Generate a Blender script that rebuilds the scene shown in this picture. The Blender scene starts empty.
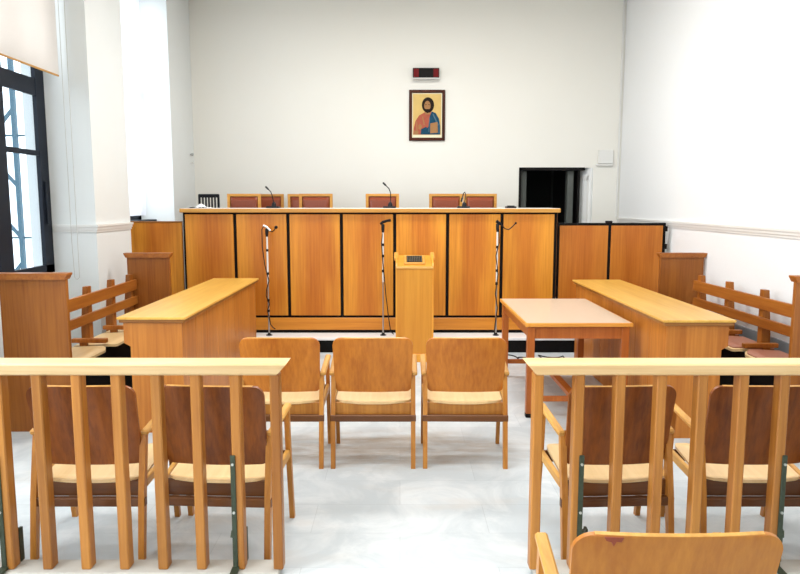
import bpy, bmesh, math, random
from mathutils import Vector, Matrix
random.seed(7)
S = bpy.context.scene
COL = S.collection
PI = math.pi

# ------------------------------------------------------------------ materials
def new_mat(name):
    m = bpy.data.materials.new(name); m.use_nodes = True
    nt = m.node_tree; b = nt.nodes['Principled BSDF']
    return m, nt, b

def plain(name, col, rough=0.5, metal=0.0, spec=0.5, noise=0.0, nscale=20, bump=0.0):
    m, nt, b = new_mat(name)
    b.inputs['Base Color'].default_value = (*col, 1)
    b.inputs['Roughness'].default_value = rough
    b.inputs['Metallic'].default_value = metal
    b.inputs['Specular IOR Level'].default_value = spec
    tc = nt.nodes.new('ShaderNodeTexCoord'); n = nt.nodes.new('ShaderNodeTexNoise')
    n.inputs['Scale'].default_value = nscale; n.inputs['Detail'].default_value = 5
    nt.links.new(tc.outputs['Object'], n.inputs['Vector'])
    mx = nt.nodes.new('ShaderNodeMix'); mx.data_type = 'RGBA'
    mx.inputs['A'].default_value = (*col, 1)
    mx.inputs['B'].default_value = (*[c * (1 - noise) for c in col], 1)
    nt.links.new(n.outputs['Fac'], mx.inputs['Factor'])
    nt.links.new(mx.outputs['Result'], b.inputs['Base Color'])
    if bump:
        bp = nt.nodes.new('ShaderNodeBump'); bp.inputs['Strength'].default_value = bump
        bp.inputs['Distance'].default_value = 0.01
        nt.links.new(n.outputs['Fac'], bp.inputs['Height']); nt.links.new(bp.outputs['Normal'], b.inputs['Normal'])
    return m

def wood(name, light, dark, axis=2, fine=60, rough=0.38, spec=0.4, contrast=1.25, vary=0.12, figure=None):
    """veneer: grain streaks drawn out along one axis, plus broad figure; small per-object shift"""
    m, nt, b = new_mat(name)
    b.inputs['Roughness'].default_value = rough
    b.inputs['Specular IOR Level'].default_value = spec
    if light[2] < 0.15: light = (light[0], light[1], light[2] * 0.72); dark = (dark[0], dark[1], dark[2] * 0.72)
    L = nt.links; N = nt.nodes
    tc = N.new('ShaderNodeTexCoord'); oi = N.new('ShaderNodeObjectInfo')
    add = N.new('ShaderNodeVectorMath'); add.operation = 'ADD'
    sc = N.new('ShaderNodeVectorMath'); sc.operation = 'SCALE'
    cmb = N.new('ShaderNodeCombineXYZ')
    for i in range(3): L.new(oi.outputs['Random'], cmb.inputs[i])
    L.new(cmb.outputs[0], sc.inputs[0]); sc.inputs['Scale'].default_value = 13.0
    L.new(tc.outputs['Object'], add.inputs[0]); L.new(sc.outputs[0], add.inputs[1])
    def stretched(across, along, detail, rgh=0.6):
        mp = N.new('ShaderNodeMapping'); s = [across] * 3; s[axis] = along
        mp.inputs['Scale'].default_value = s
        L.new(add.outputs[0], mp.inputs['Vector'])
        n = N.new('ShaderNodeTexNoise'); n.inputs['Scale'].default_value = 1.0
        n.inputs['Detail'].default_value = detail; n.inputs['Roughness'].default_value = rgh
        L.new(mp.outputs[0], n.inputs['Vector']); return n
    n1 = stretched(fine, fine * 0.035, 5); n2 = stretched(fine * 0.14, fine * 0.012, 3); n3 = stretched(2.2, 0.7, 2)
    a1 = N.new('ShaderNodeMath'); a1.operation = 'MULTIPLY_ADD'
    L.new(n1.outputs['Fac'], a1.inputs[0]); a1.inputs[1].default_value = 0.45
    a2 = N.new('ShaderNodeMath'); a2.operation = 'MULTIPLY_ADD'
    L.new(n2.outputs['Fac'], a2.inputs[0]); a2.inputs[1].default_value = 0.4
    a3 = N.new('ShaderNodeMath'); a3.operation = 'MULTIPLY'
    L.new(n3.outputs['Fac'], a3.inputs[0]); a3.inputs[1].default_value = 0.25
    L.new(a3.outputs[0], a2.inputs[2]); L.new(a2.outputs[0], a1.inputs[2])
    rp = N.new('ShaderNodeValToRGB')
    w = 0.16 / contrast
    rp.color_ramp.elements[0].position = 0.55 - w; rp.color_ramp.elements[0].color = (*dark, 1)
    rp.color_ramp.elements[1].position = 0.55 + w; rp.color_ramp.elements[1].color = (*light, 1)
    L.new(a1.outputs[0], rp.inputs['Fac'])
    if figure:      # cathedral figure down the middle of a veneer sheet
        sp = N.new('ShaderNodeSeparateXYZ'); L.new(tc.outputs['Generated'], sp.inputs[0])
        nd = N.new('ShaderNodeMath'); nd.operation = 'MULTIPLY_ADD'; L.new(n3.outputs['Fac'], nd.inputs[0]); nd.inputs[1].default_value = 0.7; nd.inputs[2].default_value = -0.35
        sm = N.new('ShaderNodeMath'); sm.operation = 'ADD'; L.new(sp.outputs[0], sm.inputs[0]); L.new(nd.outputs[0], sm.inputs[1])
        df = N.new('ShaderNodeMath'); df.operation = 'SUBTRACT'; L.new(sm.outputs[0], df.inputs[0]); df.inputs[1].default_value = 0.5
        ab = N.new('ShaderNodeMath'); ab.operation = 'ABSOLUTE'; L.new(df.outputs[0], ab.inputs[0])
        mrr = N.new('ShaderNodeMapRange'); mrr.interpolation_type = 'SMOOTHSTEP'; mrr.inputs['From Min'].default_value = 0.08; mrr.inputs['From Max'].default_value = 0.46
        mrr.inputs['To Min'].default_value = 0.75; mrr.inputs['To Max'].default_value = 0.0
        L.new(ab.outputs[0], mrr.inputs['Value'])
        fm = N.new('ShaderNodeMix'); fm.data_type = 'RGBA'; fm.blend_type = 'MULTIPLY'; fm.inputs['B'].default_value = (*figure, 1)
        L.new(mrr.outputs['Result'], fm.inputs['Factor']); L.new(rp.outputs['Color'], fm.inputs['A'])
        class _O: outputs = {'Color': fm.outputs['Result']}
        rp = _O
    hs = N.new('ShaderNodeHueSaturation')
    mr = N.new('ShaderNodeMapRange'); mr.inputs['To Min'].default_value = 1 - vary; mr.inputs['To Max'].default_value = 1 + vary
    L.new(oi.outputs['Random'], mr.inputs['Value']); L.new(mr.outputs['Result'], hs.inputs['Value'])
    L.new(rp.outputs['Color'], hs.inputs['Color']); L.new(hs.outputs['Color'], b.inputs['Base Color'])
    bp = N.new('ShaderNodeBump'); bp.inputs['Strength'].default_value = 0.06; bp.inputs['Distance'].default_value = 0.004
    L.new(n1.outputs['Fac'], bp.inputs['Height']); L.new(bp.outputs['Normal'], b.inputs['Normal'])
    return m

M = {}
M['panel'] = wood('bench_veneer', (0.74, 0.31, 0.042), (0.52, 0.175, 0.018), fine=50, figure=(0.74, 0.52, 0.42), vary=.06)
M['panel_side'] = wood('partition_veneer', (0.58, 0.20, 0.034), (0.40, 0.115, 0.014), fine=55, figure=(0.84, 0.70, 0.6))
M['trim_x'] = wood('edge_oak', (0.68, 0.36, 0.11), (0.50, 0.22, 0.05), axis=0, fine=50)
M['plinth_x'] = wood('plinth_veneer', (0.66, 0.26, 0.04), (0.47, 0.15, 0.017), axis=0, fine=45)
M['desk'] = wood('desk_veneer', (0.53, 0.195, 0.040), (0.34, 0.100, 0.015), fine=45)
M['desk_top'] = wood('desk_top_veneer', (0.72, 0.43, 0.13), (0.56, 0.29, 0.065), axis=1, fine=40, rough=0.30)
M['desk_edge'] = wood('desk_edge_wood', (0.40, 0.165, 0.045), (0.24, 0.085, 0.02), axis=0, fine=50)
M['lectern'] = wood('lectern_veneer', (0.72, 0.32, 0.050), (0.58, 0.215, 0.028), fine=40)
M['bench'] = wood('side_bench_wood', (0.40, 0.135, 0.026), (0.24, 0.065, 0.010), fine=60)
M['bench_y'] = wood('side_bench_rail_wood', (0.42, 0.145, 0.030), (0.26, 0.070, 0.012), axis=1, fine=60)
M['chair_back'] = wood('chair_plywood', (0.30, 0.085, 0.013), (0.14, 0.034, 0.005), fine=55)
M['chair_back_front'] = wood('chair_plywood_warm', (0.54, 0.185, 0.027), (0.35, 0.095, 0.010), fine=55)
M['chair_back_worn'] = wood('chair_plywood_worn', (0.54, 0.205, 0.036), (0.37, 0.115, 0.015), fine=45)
M['seat'] = wood('seat_plywood', (0.76, 0.54, 0.28), (0.64, 0.43, 0.20), axis=1, fine=35, rough=0.32)
M['leg'] = wood('chair_leg_beech', (0.52, 0.22, 0.050), (0.31, 0.105, 0.020), fine=55)
M['arm'] = wood('chair_arm_beech', (0.66, 0.36, 0.12), (0.46, 0.21, 0.055), axis=1, fine=50)
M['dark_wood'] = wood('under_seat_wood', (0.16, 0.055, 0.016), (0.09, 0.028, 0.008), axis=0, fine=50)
M['rail_x'] = wood('rail_pine', (0.80, 0.56, 0.29), (0.64, 0.39, 0.16), axis=0, fine=45)
M['baluster'] = wood('baluster_pine', (0.49, 0.205, 0.055), (0.28, 0.095, 0.020), fine=45)
M['table_wood'] = wood('table_mahogany', (0.47, 0.135, 0.032), (0.32, 0.075, 0.015), fine=55)
M['table_edge'] = wood('table_edge_wood', (0.70, 0.32, 0.075), (0.54, 0.20, 0.040), axis=0, fine=50)
M['table_top'] = plain('table_laminate', (0.66, 0.50, 0.37), 0.3, noise=0.14, nscale=45)
M['pic_frame'] = wood('picture_frame_wood', (0.075, 0.014, 0.006), (0.03, 0.006, 0.003), fine=50, spec=0.15)
M['judge_wood'] = wood('judge_chair_oak', (0.68, 0.34, 0.09), (0.52, 0.22, 0.05), axis=0, fine=55)
M['leather'] = plain('oxblood_leather', (0.30, 0.062, 0.022), 0.33, noise=0.35, nscale=60, bump=0.15)
M['vinyl'] = plain('brown_vinyl', (0.40, 0.16, 0.10), 0.4, noise=0.12, nscale=40)
M['black'] = plain('black_paint', (0.005, 0.004, 0.004), 0.6, spec=0.15, noise=0.3)
M['black_plastic'] = plain('black_plastic', (0.010, 0.010, 0.012), 0.45, spec=0.2, noise=0.2)
M['steel'] = plain('brushed_steel', (0.55, 0.55, 0.55), 0.3, metal=0.9, noise=0.1)
M['white_tube'] = plain('white_enamel', (0.75, 0.75, 0.74), 0.35, noise=0.05)
M['green_iron'] = plain('dark_green_iron', (0.055, 0.070, 0.040), 0.55, metal=0.3, noise=0.5, nscale=60)
M['bolt'] = plain('zinc_bolt', (0.6, 0.6, 0.55), 0.35, metal=0.8)
M['wall'] = plain('wall_plaster', (0.76, 0.785, 0.78), 0.75, spec=0.2, noise=0.03, nscale=3)
M['wall_back'] = plain('back_wall_plaster', (0.80, 0.785, 0.73), 0.75, spec=0.2, noise=0.04, nscale=1.2)
M['wall_r'] = plain('right_wall_plaster', (0.83, 0.84, 0.845), 0.75, spec=0.2, noise=0.03, nscale=60, bump=0.10)
M['trim'] = plain('white_trim_paint', (0.76, 0.755, 0.73), 0.5, noise=0.03)
M['ceiling'] = plain('ceiling_paint', (0.80, 0.78, 0.70), 0.8, noise=0.03)
M['door_white'] = plain('door_white_paint', (0.85, 0.86, 0.85), 0.45, noise=0.05)
M['dark_room'] = plain('unlit_corridor_dark', (0.015, 0.016, 0.014), 0.6, noise=0.4, nscale=3)  # near-black colour carries the darkness of the unlit corridor
M['grey_post'] = plain('dark_grey_paint', (0.09, 0.10, 0.09), 0.5, noise=0.2)
M['win_frame'] = plain('dark_blue_window_paint', (0.006, 0.010, 0.020), 0.5, spec=0.25, noise=0.2)
M['paper'] = plain('white_paper', (0.85, 0.85, 0.85), 0.6, noise=0.03)
M['brass_grid'] = plain('grille_grey', (0.16, 0.14, 0.10), 0.45, metal=0.3, noise=0.3, nscale=120)
M['curb'] = plain('pale_stone_curb', (0.55, 0.53, 0.48), 0.6, noise=0.25, nscale=14)
M['mast'] = plain('blue_grey_mast_paint', (0.035, 0.11, 0.16), 0.5, noise=0.1)
M['facade'] = plain('pale_blue_facade', (0.10, 0.25, 0.33), 0.7, noise=0.06, nscale=1)
M['grey_ground'] = plain('pale_pavement', (0.5, 0.5, 0.5), 0.8, noise=0.1)
M['marble'] = plain('white_marble_step', (0.80, 0.81, 0.82), 0.35, noise=0.08, nscale=6)
M['baseboard'] = plain('grey_blue_skirting_paint', (0.34, 0.38, 0.42), 0.5, noise=0.1)
M['gold'] = plain('icon_gold_ground', (0.72, 0.50, 0.17), 0.4, spec=0.12, noise=0.25, nscale=12)
M['robe_red'] = plain('icon_red_robe', (0.46, 0.12, 0.07), 0.6, spec=0.12, noise=0.35, nscale=25)
M['robe_blue'] = plain('icon_blue_mantle', (0.012, 0.075, 0.14), 0.6, spec=0.12, noise=0.5, nscale=25)
M['skin'] = plain('icon_skin', (0.40, 0.20, 0.08), 0.6, spec=0.12, noise=0.25, nscale=40)
M['hair'] = plain('icon_dark_hair', (0.016, 0.009, 0.005), 0.6, spec=0.12, noise=0.3, nscale=30)
M['mount'] = plain('icon_pale_border', (0.80, 0.72, 0.50), 0.5, noise=0.05)
M['display_red'] = plain('dark_red_display', (0.16, 0.006, 0.008), 0.5, spec=0.1, noise=0.3, nscale=40)
M['stain'] = plain('red_stain', (0.27, 0.045, 0.012), 0.5, noise=0.3, nscale=60)

# cloths that let daylight through
def cloth(name, col, transl):
    m, nt, b = new_mat(name)
    N = nt.nodes; L = nt.links
    out = N['Material Output']
    d = N.new('ShaderNodeBsdfDiffuse'); t = N.new('ShaderNodeBsdfTranslucent'); mix = N.new('ShaderNodeMixShader')
    w = N.new('ShaderNodeTexNoise'); w.inputs['Scale'].default_value = 90
    tc = N.new('ShaderNodeTexCoord'); L.new(tc.outputs['Object'], w.inputs['Vector'])
    mx = N.new('ShaderNodeMix'); mx.data_type = 'RGBA'
    mx.inputs['A'].default_value = (*col, 1); mx.inputs['B'].default_value = (*[c * 0.94 for c in col], 1)
    L.new(w.outputs['Fac'], mx.inputs['Factor'])
    L.new(mx.outputs['Result'], d.inputs['Color']); L.new(mx.outputs['Result'], t.inputs['Color'])
    mix.inputs[0].default_value = transl
    L.new(d.outputs[0], mix.inputs[1]); L.new(t.outputs[0], mix.inputs[2]); L.new(mix.outputs[0], out.inputs[0])
    return m
M['blind'] = cloth('cream_blind_cloth', (0.80, 0.77, 0.74), 0.35)
M['curtain'] = cloth('sheer_white_curtain', (0.88, 0.88, 0.90), 0.7)

def glass_mat():
    m, nt, b = new_mat('window_glass')
    N = nt.nodes; L = nt.links; out = N['Material Output']
    t = N.new('ShaderNodeBsdfTransparent'); t.inputs[0].default_value = (0.93, 0.97, 1, 1)
    g = N.new('ShaderNodeBsdfGlossy'); g.inputs['Roughness'].default_value = 0.02
    mix = N.new('ShaderNodeMixShader'); mix.inputs[0].default_value = 0.05
    L.new(t.outputs[0], mix.inputs[1]); L.new(g.outputs[0], mix.inputs[2]); L.new(mix.outputs[0], out.inputs[0])
    return m
M['glass'] = glass_mat()

def floor_mat():
    m, nt, b = new_mat('white_marble_floor')
    N = nt.nodes; L = nt.links
    tc = N.new('ShaderNodeTexCoord')
    br = N.new('ShaderNodeTexBrick'); br.inputs['Scale'].default_value = 1.0
    br.inputs['Brick Width'].default_value = 0.9; br.inputs['Row Height'].default_value = 0.33
    br.inputs['Mortar Size'].default_value = 0.0022; br.inputs['Mortar Smooth'].default_value = 0.6
    br.inputs['Color1'].default_value = (0.615, 0.65, 0.67, 1); br.inputs['Color2'].default_value = (0.56, 0.595, 0.615, 1)
    br.inputs['Mortar'].default_value = (0.48, 0.51, 0.53, 1)
    L.new(tc.outputs['Object'], br.inputs['Vector'])
    n1 = N.new('ShaderNodeTexNoise'); n1.inputs['Scale'].default_value = 2.2; n1.inputs['Detail'].default_value = 7
    n1.inputs['Roughness'].default_value = 0.65; n1.inputs['Distortion'].default_value = 1.2
    L.new(tc.outputs['Object'], n1.inputs['Vector'])
    r1 = N.new('ShaderNodeValToRGB'); r1.color_ramp.elements[0].position = 0.42; r1.color_ramp.elements[1].position = 0.62
    r1.color_ramp.elements[0].color = (0.60, 0.66, 0.70, 1); r1.color_ramp.elements[1].color = (1, 1, 1, 1)
    L.new(n1.outputs['Fac'], r1.inputs['Fac'])
    mul = N.new('ShaderNodeMix'); mul.data_type = 'RGBA'; mul.blend_type = 'MULTIPLY'; mul.inputs['Factor'].default_value = 0.55
    L.new(br.outputs['Color'], mul.inputs['A']); L.new(r1.outputs['Color'], mul.inputs['B'])
    # worn brownish scuffs in places
    n2 = N.new('ShaderNodeTexNoise'); n2.inputs['Scale'].default_value = 1.1; n2.inputs['Detail'].default_value = 6
    mp = N.new('ShaderNodeMapping'); mp.inputs['Location'].default_value = (3.1, 1.7, 0); mp.inputs['Scale'].default_value = (1, 2.2, 1)
    L.new(tc.outputs['Object'], mp.inputs['Vector']); L.new(mp.outputs[0], n2.inputs['Vector'])
    r2 = N.new('ShaderNodeValToRGB'); r2.color_ramp.elements[0].position = 0.56; r2.color_ramp.elements[1].position = 0.78
    r2.color_ramp.elements[0].color = (0, 0, 0, 1); r2.color_ramp.elements[1].color = (1, 1, 1, 1)
    L.new(n2.outputs['Fac'], r2.inputs['Fac'])
    mx = N.new('ShaderNodeMix'); mx.data_type = 'RGBA'; mx.inputs['B'].default_value = (0.50, 0.42, 0.34, 1)
    sc = N.new('ShaderNodeMath'); sc.operation = 'MULTIPLY'; sc.inputs[1].default_value = 0.55
    L.new(r2.outputs['Color'], sc.inputs[0]); L.new(sc.outputs[0], mx.inputs['Factor'])
    L.new(mul.outputs['Result'], mx.inputs['A'])
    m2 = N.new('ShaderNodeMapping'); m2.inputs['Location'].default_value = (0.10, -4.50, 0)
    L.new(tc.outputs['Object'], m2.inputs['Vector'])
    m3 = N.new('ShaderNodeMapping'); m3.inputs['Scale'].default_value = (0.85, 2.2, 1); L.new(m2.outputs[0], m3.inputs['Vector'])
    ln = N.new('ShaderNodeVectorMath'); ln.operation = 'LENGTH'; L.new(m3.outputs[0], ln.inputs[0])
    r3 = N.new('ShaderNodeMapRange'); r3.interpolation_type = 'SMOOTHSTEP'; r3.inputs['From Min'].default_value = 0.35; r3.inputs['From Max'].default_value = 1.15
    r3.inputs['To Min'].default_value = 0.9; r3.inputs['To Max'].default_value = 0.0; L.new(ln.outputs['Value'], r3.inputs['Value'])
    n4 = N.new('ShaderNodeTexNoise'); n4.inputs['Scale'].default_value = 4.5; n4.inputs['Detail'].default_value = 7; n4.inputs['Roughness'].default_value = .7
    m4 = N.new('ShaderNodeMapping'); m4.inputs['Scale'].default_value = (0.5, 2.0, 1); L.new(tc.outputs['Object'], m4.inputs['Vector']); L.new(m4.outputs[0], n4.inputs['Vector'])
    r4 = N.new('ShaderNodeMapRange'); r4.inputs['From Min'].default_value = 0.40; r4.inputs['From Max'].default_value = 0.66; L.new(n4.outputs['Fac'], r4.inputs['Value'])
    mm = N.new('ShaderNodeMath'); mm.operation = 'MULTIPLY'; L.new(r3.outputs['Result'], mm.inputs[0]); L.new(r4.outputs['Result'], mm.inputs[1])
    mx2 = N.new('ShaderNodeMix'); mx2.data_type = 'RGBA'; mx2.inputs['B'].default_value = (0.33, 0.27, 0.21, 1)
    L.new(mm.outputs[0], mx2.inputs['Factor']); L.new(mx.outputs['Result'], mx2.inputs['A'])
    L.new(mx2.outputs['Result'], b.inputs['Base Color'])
    b.inputs['Roughness'].default_value = 0.42; b.inputs['Specular IOR Level'].default_value = 0.35
    return m
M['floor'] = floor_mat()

# ------------------------------------------------------------------ mesh helpers
class MB:
    def __init__(s): s.bm = bmesh.new()
    def box(s, x0, x1, y0, y1, z0, z1, bev=0.0, seg=1):
        r = bmesh.ops.create_cube(s.bm, size=1.0)
        for v in r['verts']:
            v.co = Vector(((x0 + x1) / 2 + v.co.x * (x1 - x0), (y0 + y1) / 2 + v.co.y * (y1 - y0), (z0 + z1) / 2 + v.co.z * (z1 - z0)))
        if bev:
            es = {e for v in r['verts'] for e in v.link_edges}
            bmesh.ops.bevel(s.bm, geom=list(es), offset=bev, segments=seg, profile=0.5, affect='EDGES')
        return s
    def bar(s, a, b, w, t, up=(0, 0, 1), bev=0.0):
        """straight bar from a to b: w across (perpendicular to up), t along up"""
        a, b = Vector(a), Vector(b); d = (b - a); L = d.length; d.normalize()
        u = Vector(up); sx = d.cross(u).normalized(); uu = sx.cross(d).normalized()
        r = bmesh.ops.create_cube(s.bm, size=1.0)
        for v in r['verts']:
            c = v.co.copy(); v.co = (a + b) / 2 + sx * c.x * w + uu * c.z * t + d * c.y * L
        if bev:
            es = {e for v in r['verts'] for e in v.link_edges}
            bmesh.ops.bevel(s.bm, geom=list(es), offset=bev, segments=1, affect='EDGES')
        return s
    def prism(s, pts, axis, a, b):
        """extrude a closed 2-D outline along an axis from a to b"""
        def P(p, k):
            if axis == 0: return (k, p[0], p[1])
            if axis == 1: return (p[0], k, p[1])
            return (p[0], p[1], k)
        A = [s.bm.verts.new(P(p, a)) for p in pts]; B = [s.bm.verts.new(P(p, b)) for p in pts]
        n = len(pts)
        s.bm.faces.new(A); s.bm.faces.new(B[::-1])
        for i in range(n): s.bm.faces.new((A[i], B[i], B[(i + 1) % n], A[(i + 1) % n]))
        return s
    def tube(s, pts, r, n=8, caps=True):
        pts = [Vector(p) for p in pts]; rings = []
        rr = r if isinstance(r, (list, tuple)) else [r] * len(pts)
        prev = None
        for i, p in enumerate(pts):
            d = (pts[min(i + 1, len(pts) - 1)] - pts[max(i - 1, 0)]).normalized()
            if prev is None:
                ref = Vector((1, 0, 0)) if abs(d.x) < 0.9 else Vector((0, 1, 0))
                u = d.cross(ref).normalized()
            else:
                u = (prev - d * prev.dot(d)).normalized()
            prev = u; w = d.cross(u)
            rings.append([s.bm.verts.new(p + (u * math.cos(2 * PI * k / n) + w * math.sin(2 * PI * k / n)) * rr[i]) for k in range(n)])
        for A, B in zip(rings, rings[1:]):
            for k in range(n): s.bm.faces.new((A[k], A[(k + 1) % n], B[(k + 1) % n], B[k]))
        if caps: s.bm.faces.new(rings[0][::-1]); s.bm.faces.new(rings[-1])
        return s
    def lathe(s, prof, c=(0, 0, 0), n=20):
        rings = [[s.bm.verts.new((c[0] + r * math.cos(2 * PI * k / n), c[1] + r * math.sin(2 * PI * k / n), c[2] + z)) for k in range(n)] for r, z in prof]
        for A, B in zip(rings, rings[1:]):
            for k in range(n): s.bm.faces.new((A[k], A[(k + 1) % n], B[(k + 1) % n], B[k]))
        s.bm.faces.new(rings[0][::-1]); s.bm.faces.new(rings[-1]); return s
    def sheet(s, nu, nv, f, off):
        """solid curved sheet: f(u, v) -> point, thickness vector off"""
        off = Vector(off)
        A = [[s.bm.verts.new(f(i / nu, j / nv)) for i in range(nu + 1)] for j in range(nv + 1)]
        B = [[s.bm.verts.new(Vector(f(i / nu, j / nv)) + off) for i in range(nu + 1)] for j in range(nv + 1)]
        for j in range(nv):
            for i in range(nu):
                s.bm.faces.new((A[j][i], A[j][i + 1], A[j + 1][i + 1], A[j + 1][i]))
                s.bm.faces.new((B[j][i], B[j + 1][i], B[j + 1][i + 1], B[j][i + 1]))
        loop = [(0, i) for i in range(nu)] + [(j, nu) for j in range(nv)] + [(nv, i) for i in range(nu, 0, -1)] + [(j, 0) for j in range(nv, 0, -1)]
        for k in range(len(loop)):
            a, b = loop[k], loop[(k + 1) % len(loop)]
            s.bm.faces.new((A[a[0]][a[1]], B[a[0]][a[1]], B[b[0]][b[1]], A[b[0]][b[1]]))
        return s
    def ball(s, c, r, sc=(1, 1, 1)):
        q = bmesh.ops.create_uvsphere(s.bm, u_segments=14, v_segments=9, radius=r)
        for v in q['verts']: v.co = Vector(c) + Vector((v.co.x * sc[0], v.co.y * sc[1], v.co.z * sc[2]))
        return s
    def build(s, name, mat, parent=None, smooth=False, loc=None):
        bmesh.ops.recalc_face_normals(s.bm, faces=s.bm.faces[:])
        if loc is not None:                       # put the object's origin at its base
            for v in s.bm.verts: v.co -= Vector(loc)
        me = bpy.data.meshes.new(name); s.bm.to_mesh(me); s.bm.free()
        if smooth:
            for p in me.polygons: p.use_smooth = True
            me.set_sharp_from_angle(angle=math.radians(40))
        o = bpy.data.objects.new(name, me); COL.objects.link(o)
        me.materials.append(M[mat])
        if loc is not None: o.location = loc
        if parent: o.parent = parent
        return o

def tag(o, label=None, cat=None, group=None, kind=None):
    if label: o['label'] = label
    if cat: o['category'] = cat
    if group: o['group'] = group
    if kind: o['kind'] = kind
    return o
def thing(name, label, cat, loc=(0, 0, 0), rz=0, group=None):
    o = bpy.data.objects.new(name, None); COL.objects.link(o)
    o.location = loc; o.rotation_euler = (0, 0, rz); o.empty_display_size = 0.1
    return tag(o, label, cat, group)
def struct(name, mb, mat, parent=None, smooth=False):
    o = mb.build(name, mat, parent, smooth)
    if not parent: o['kind'] = 'structure'
    return o
def copy_tree(root, loc, rz=0, label=None, group=None):
    def rec(o, par):
        c = o.copy(); COL.objects.link(c)
        if par: c.parent = par
        for ch in list(o.children): rec(ch, c)
        return c
    r = rec(root, None); r.location = loc; r.rotation_euler = (0, 0, rz)
    if label: r['label'] = label
    if group: r['group'] = group
    return r

# ------------------------------------------------------------------ setting
XL, XR, YB, YF, ZC = -2.88, 3.09, 9.80, -3.2, 4.40
XLO = -3.50                                     # outer face of the left wall
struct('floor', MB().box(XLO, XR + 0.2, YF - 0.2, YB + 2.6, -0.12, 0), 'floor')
struct('ceiling', MB().box(XLO, XR + 0.2, YF - 0.2, YB + 2.6, ZC, ZC + 0.12), 'ceiling')
struct('wall_right', MB().box(XR, XR + 0.2, YF - 0.2, YB + 0.2, 0, ZC), 'wall_r')
struct('wall_front', MB().box(XLO, XR, YF - 0.2, YF, 0, ZC), 'wall')
D0, D1, DZ = 1.67, 2.71, 2.14                    # door opening in the back wall
b = MB(); b.box(XLO, D0, YB, YB + 0.2, 0, ZC); b.box(D1, XR, YB, YB + 0.2, 0, ZC); b.box(D0, D1, YB, YB + 0.2, DZ, ZC)
struct('wall_back', b, 'wall_back')
# left wall: piers with deep window recesses between them
R1a, R1b, X1 = 4.55, 6.56, -3.28                # first recess
R2a, R2b, X2 = 7.40, 8.86, -3.22                # second recess
R0a, R0b = -2.2, 3.6                            # recess behind the camera side
b = MB()
b.box(XLO, XL, R1b, R2a, 0, ZC); b.box(XLO, XL, R2b, YB, 0, ZC); b.box(XLO, XL, R0b, R1a, 0, ZC); b.box(XLO, XL, YF, R0a, 0, ZC)
b.box(XLO, X1, R1a, R1b, 0, 1.0); b.box(XLO, X2, R2a, R2b, 0, 1.42); b.box(XLO, X1, R0a, R0b, 0, 1.0)
b.box(XLO, X1, R1a, R1b, 4.25, ZC); b.box(XLO, X2, R2a, R2b, 4.25, ZC); b.box(XLO, X1, R0a, R0b, 4.25, ZC)
struct('wall_left', b, 'wall')
def rail_profile(mb, fn):
    for z0, z1, p in ((1.375, 1.398, 0.012), (1.398, 1.425, 0.022), (1.425, 1.447, 0.032)): fn(mb, z0, z1, p)
b = MB(); rail_profile(b, lambda m, a, c, p: m.box(XR - p, XR, YF, YB, a, c)); struct('trim_1', b, 'trim')
def left_rail(m, a, c, p):
    m.box(XL, XL + p, R1b - p, R2a + 0.0, a, c); m.box(X1, XL, R1b - p, R1b, a, c)
b = MB(); rail_profile(b, left_rail); struct('trim_2', b, 'trim')
# corner batten at the back right corner and cornice lines
struct('trim_3', MB().box(XR - 0.05, XR - 0.03, YB - 0.02, YB, 1.45, ZC), 'trim')
struct('baseboard_right', MB().box(XR - 0.018, XR, YF, 7.4, 0, 0.55, 0.004), 'baseboard')
struct('baseboard_left', MB().box(XL, XL + 0.015, R1b, R2a, 0, 0.12).box(X1, XL, R1b - 0.015, R1b, 0, 0.12), 'trim')

# dais in front of and under the judges' bench
DY, DH = 7.50, 0.169
d = MB(); d.box(XL, XR - 0.0, DY + 0.03, YB, 0, DH - 0.028); dais = struct('dais', d, 'black')
e = MB(); e.box(XL, XR, DY, YB, DH - 0.028, DH, 0.004); e.build('dais_tread', 'curb', dais)
bpy.data.objects['dais_tread'].data.materials[0] = M['marble']
PZ = 0.42
pl = struct('judges_platform_floor', MB().box(-2.40, 1.62, 8.50, YB, DH, PZ), 'dark_wood')

# window 1: dark framed casement, daylight outside
def window(name, x, y0, y1, z0, z1, mull, trans, stile=0.13):
    b = MB(); t = 0.035
    b.box(x - t, x, y0, y0 + stile, z0, z1); b.box(x - t, x, y1 - stile, y1, z0, z1)
    b.box(x - t, x, y0, y1, z0, z0 + 0.075); b.box(x - t, x, y0, y1, z1 - 0.09, z1)
    for m_, w in mull: b.box(x - t, x + 0.012, m_ - w / 2, m_ + w / 2, z0, z1)
    for z_, w in trans: b.box(x - t * 0.9, x - 0.004, y0, y1, z_ - w / 2, z_ + w / 2)
    fr = struct(name, b, 'win_frame')
    g = MB(); g.box(x - 0.026, x - 0.022, y0 + stile * 0.5, y1 - stile * 0.5, z0 + 0.04, z1 - 0.05)
    g.build('pane', 'glass', fr)
    return fr
w1 = window('window_1', -3.29, R1a + 0.02, R1b - 0.01, 1.0, 4.25, [(5.745, 0.20)], [(2.10, 0.045), (2.69, 0.15)], 0.15)
h = MB(); h.box(-3.285, -3.272, 6.44, 6.47, 1.45, 1.85, 0.004); h.build('espagnolette_rod', 'win_frame', w1)
w2 = window('window_2', -3.30, R2a + 0.02, R2b - 0.01, 1.42, 4.25, [], [(2.10, 0.05), (2.95, 0.12)], 0.09)
w2s = MB().box(-3.22, -3.10, R2a + 0.02, R2b - 0.02, 1.42, 1.445, 0.004).build('sill', 'win_frame', w2)
w3 = window('window_3', -3.29, R0a + 0.02, R0b - 0.02, 1.0, 4.25, [(0.7, 0.2), (-0.75, 0.1), (2.15, 0.1)], [(2.7, 0.12)], 0.12)

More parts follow.
